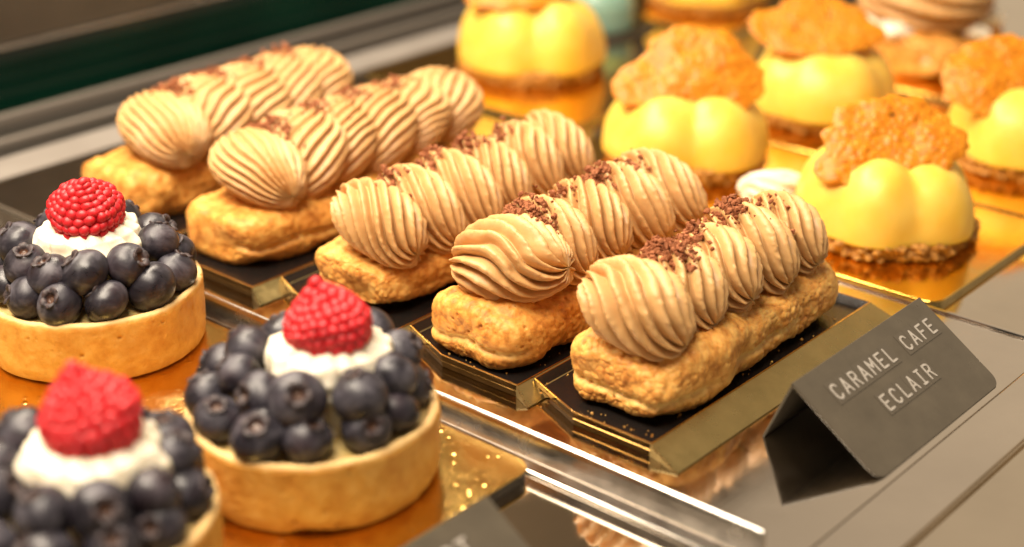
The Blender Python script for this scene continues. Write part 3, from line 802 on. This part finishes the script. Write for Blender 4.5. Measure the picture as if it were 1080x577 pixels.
# mint item far behind
mi = empty('mint_cake', (76.2, 58.5, -.14), 'pale mint green glazed cake, a blur behind the lone lemon cake', 'cake')
C = resample([(.01, 0), (1.9, 0), (2.1, .2), (2.15, 1.6), (1.9, 2.3), (1.2, 2.8), (.01, 3.0)], 40)
link('glaze', mesh_data('glaze', revolve(C, 60).reshape(-1, 3), grid_faces(40, 60, True), MAT['mint']), mi, (0, 0, .2))
V, F = extrude_poly(rounded_rect(-2.6, 2.6, -2.6, 2.6, .5), 0, .2); link('board', mesh_data('board', V, F, MAT['core'], False), mi)

# ------------------------------------------------------------------ label holders
GL = {  # stroke letters on a 4 x 6 grid
 'C': [[(3.6, 4.9), (3.1, 5.7), (2, 6), (.9, 5.6), (.4, 4.6), (.4, 1.4), (.9, .4), (2, 0), (3.1, .3), (3.6, 1.1)]],
 'A': [[(.2, 0), (2, 6), (3.8, 0)], [(.85, 1.9), (3.15, 1.9)]],
 'R': [[(.4, 0), (.4, 6), (2.4, 6), (3.4, 5.5), (3.6, 4.5), (3.3, 3.5), (2.4, 3), (.4, 3)], [(2.2, 3), (3.7, 0)]],
 'M': [[(.2, 0), (.2, 6), (2, 2.6), (3.8, 6), (3.8, 0)]],
 'E': [[(3.6, 6), (.4, 6), (.4, 0), (3.6, 0)], [(.4, 3.1), (3.0, 3.1)]],
 'L': [[(.5, 6), (.5, 0), (3.6, 0)]],
 'F': [[(.5, 0), (.5, 6), (3.6, 6)], [(.5, 3.1), (3.0, 3.1)]],
 'I': [[(2, 0), (2, 6)], [(.8, 6), (3.2, 6)], [(.8, 0), (3.2, 0)]],
 'T': [[(2, 0), (2, 6)], [(.3, 6), (3.7, 6)]],
}
def letter_mesh(ch, h, sw, thick):
    k = h / 6; V = []; F = []
    for si, st in enumerate(GL[ch]):
        z1 = thick + si * .0025
        pts = [Vector((x * k, y * k)) for x, y in st]
        for i in range(len(pts) - 1):
            a, b = pts[i], pts[i + 1]; d = (b - a).normalized(); nn = Vector((-d.y, d.x)) * sw / 2
            z = z1 + i * .0007; o = len(V)
            ring = []
            for c, base in ((b, math.atan2(-nn.y, -nn.x)), (a, math.atan2(nn.y, nn.x))):
                for q in range(7):
                    an = base + math.pi * q / 6; ring.append((c.x + sw / 2 * math.cos(an), c.y + sw / 2 * math.sin(an)))
            n = len(ring)
            V += [(x, y, 0) for x, y in ring] + [(x, y, z) for x, y in ring]
            F += [tuple(o + n + q for q in range(n))] + [(o + q, o + (q + 1) % n, o + n + (q + 1) % n, o + n + q) for q in range(n)]
    return mesh_data('letter', V, F, MAT['ink'], False)

def tent_label(x0, x1, yr, zr, yf, yb, label, lines, z0=.0):
    cx = (x0 + x1) / 2
    r = empty('label_holder', (cx, yf, z0), label, 'price label', 'dark tent labels in front of the pastries')
    w = (x1 - x0) / 2; t = .10
    dy = yr - yf; ln = math.hypot(dy, zr); phi = math.atan2(zr, dy)
    # front panel: local plane u=x, v=up the slope; rounded lower corners
    def panel(name, pts, thick, mat, origin, ang):
        V = [(x, v * math.cos(ang) - 0 * math.sin(ang), v * math.sin(ang)) for x, v in pts]
        nrm = Vector((0, -math.sin(ang), math.cos(ang)))
        V2 = [tuple(Vector(p) - nrm * thick) for p in V]; n = len(pts)
        F = [tuple(range(n)), tuple(range(2 * n - 1, n - 1, -1))] + [((i + 1) % n, i, n + i, n + (i + 1) % n) for i in range(n)]
        return bevel(link(name, mesh_data(name, V + V2, F, mat, False), r, origin), .025)
    rc = .45; pts = []
    for cxx, a0 in ((-w + rc, 180), (w - rc, 270)):
        for i in range(7):
            a = math.radians(a0 + 90 * i / 6); pts.append((cxx + rc * math.cos(a), rc + rc * math.sin(a)))
    pts += [(w, ln), (-w, ln)]
    panel('front_panel', pts, t, MAT['acrylic'], (0, 0, .02), phi)
    # rear panel (steep)
    dyb = yb - yr; V = []
    A = Vector((0, dy, zr + .02)); B = Vector((0, yb - yf, .0)); d = (B - A).normalized(); nn = Vector((0, -d.z, d.y)) * t
    nn = Vector((0, d.z, -d.y)) * t if nn.y > 0 else nn
    for x in (-w, w):
        V += [(x, A.y, A.z - .01), (x, B.y, B.z), (x, B.y + nn.y, B.z + abs(nn.z) * 0), (x, A.y + nn.y, A.z + nn.z - .02)]
    F = [(0, 1, 2, 3), (7, 6, 5, 4), (0, 4, 5, 1), (1, 5, 6, 2), (2, 6, 7, 3), (3, 7, 4, 0)]
    bevel(link('rear_panel', mesh_data('rear_panel', V, F, MAT['acrylic'], False), r), .02)
    # lettering
    ex = Vector((1, 0, 0)); ey = Vector((0, math.cos(phi), math.sin(phi))); ez = ex.cross(ey)
    R = Matrix((ex, ey, ez)).transposed().to_euler()
    for text, u0, v0, h, adv in lines:
        for i, ch in enumerate(text):
            if ch == ' ': continue
            tw = adv * .98
            V, F = box_vf(-.06, tw - .06, -.16, h + .16, .002, .016)
            p = ex * (u0 + i * adv) + ey * v0 + Vector((0, 0, .02))
            tl = link('letter_tile', mesh_data('letter_tile', V, F, MAT['tape'], False), r, p, R)
            link('letter', letter_mesh(ch, h, h * .15, .012), tl, (tw * .5 - .06 - h * .333, 0, .017))
    return r
tent_label(39.5, 48.15, 22.25, 2.3, 18.85, 23.2, 'dark grey tent label reading CARAMEL CAFE ECLAIR beside the front eclair',
           [('CARAMEL CAFE', -3.15, 2.78, .54, .585), ('ECLAIR', -1.55, 1.55, .54, .585)], .005)
tent_label(19.9, 28.35, 25.4, 2.25, 22.0, 26.5, 'blurred dark tent label cut off by the bottom edge, below the front tart',
           [('TART', .38, 2.80, .60, .60)], -.145)

# ------------------------------------------------------------------ world, lamps, camera
w = bpy.data.worlds.new('World'); scene.world = w; w.use_nodes = True
bg = w.node_tree.nodes['Background']; bg.inputs[0].default_value = (.66, .56, .44, 1); bg.inputs[1].default_value = .27

nt = w.node_tree; tc = nt.nodes.new('ShaderNodeTexCoord'); sx = nt.nodes.new('ShaderNodeSeparateXYZ'); rp = nt.nodes.new('ShaderNodeValToRGB')
nt.links.new(tc.outputs['Generated'], sx.inputs[0]); nt.links.new(sx.outputs['X'], rp.inputs[0])
rp.color_ramp.elements[0].position = .30; rp.color_ramp.elements[0].color = (.60, .51, .41, 1)
rp.color_ramp.elements[1].position = .92; rp.color_ramp.elements[1].color = (2.7, 2.1, 1.43, 1)  # glow added toward +X to brighten the steel shelf reflections; no real source there
nt.links.new(rp.outputs[0], bg.inputs[0])

def area(name, loc, target, sx, sy, power, col):
    l = bpy.data.lights.new(name, 'AREA'); l.shape = 'RECTANGLE'; l.size = sx * S; l.size_y = sy * S; l.energy = power; l.color = col
    o = bpy.data.objects.new(name, l); COL.objects.link(o); o.location = Vector(loc) * S
    d = Vector(target) - Vector(loc)
    o.rotation_euler = d.to_track_quat('-Z', 'Y').to_euler()
    return o
WARM = (1.0, .855, .67)
a = area('case_lamp', (36, 62, 55), (42, 40, 0), 72, 9, 8.6, WARM)
a = area('front_fill', (6, 30, 85), (44, 36, 0), 50, 30, 13.5, (1.0, .86, .69))  # soft overhead fill added from the front left, not a real shop fitting

cam = bpy.data.cameras.new('camera'); co = bpy.data.objects.new('camera', cam); COL.objects.link(co); scene.camera = co
cam.sensor_width = 36; cam.lens = 36 * 1653 / 1080; cam.clip_start = .01; cam.clip_end = 50
p = math.radians(24.05); al = math.radians(40.8)
Fw = Vector((math.cos(al) * math.cos(p), math.sin(al) * math.cos(p), -math.sin(p))); Rt = Vector((math.sin(al), -math.cos(al), 0)); Up = Rt.cross(Fw)
Mx = Matrix((Rt, Up, -Fw)).transposed().to_4x4(); Mx.translation = Vector((0, 0, 26)) * S
co.matrix_world = Mx
cam.dof.use_dof = True; cam.dof.focus_distance = .555; cam.dof.aperture_fstop = 4.8

scene.render.engine = 'CYCLES'
scene.cycles.use_denoising = True
scene.cycles.max_bounces = 10; scene.cycles.glossy_bounces = 6; scene.cycles.diffuse_bounces = 4
scene.cycles.caustics_reflective = True; scene.cycles.sample_clamp_indirect = 4.0
scene.view_settings.view_transform = 'Standard'; scene.view_settings.look = 'None'; scene.view_settings.exposure = 0; scene.view_settings.gamma = 1
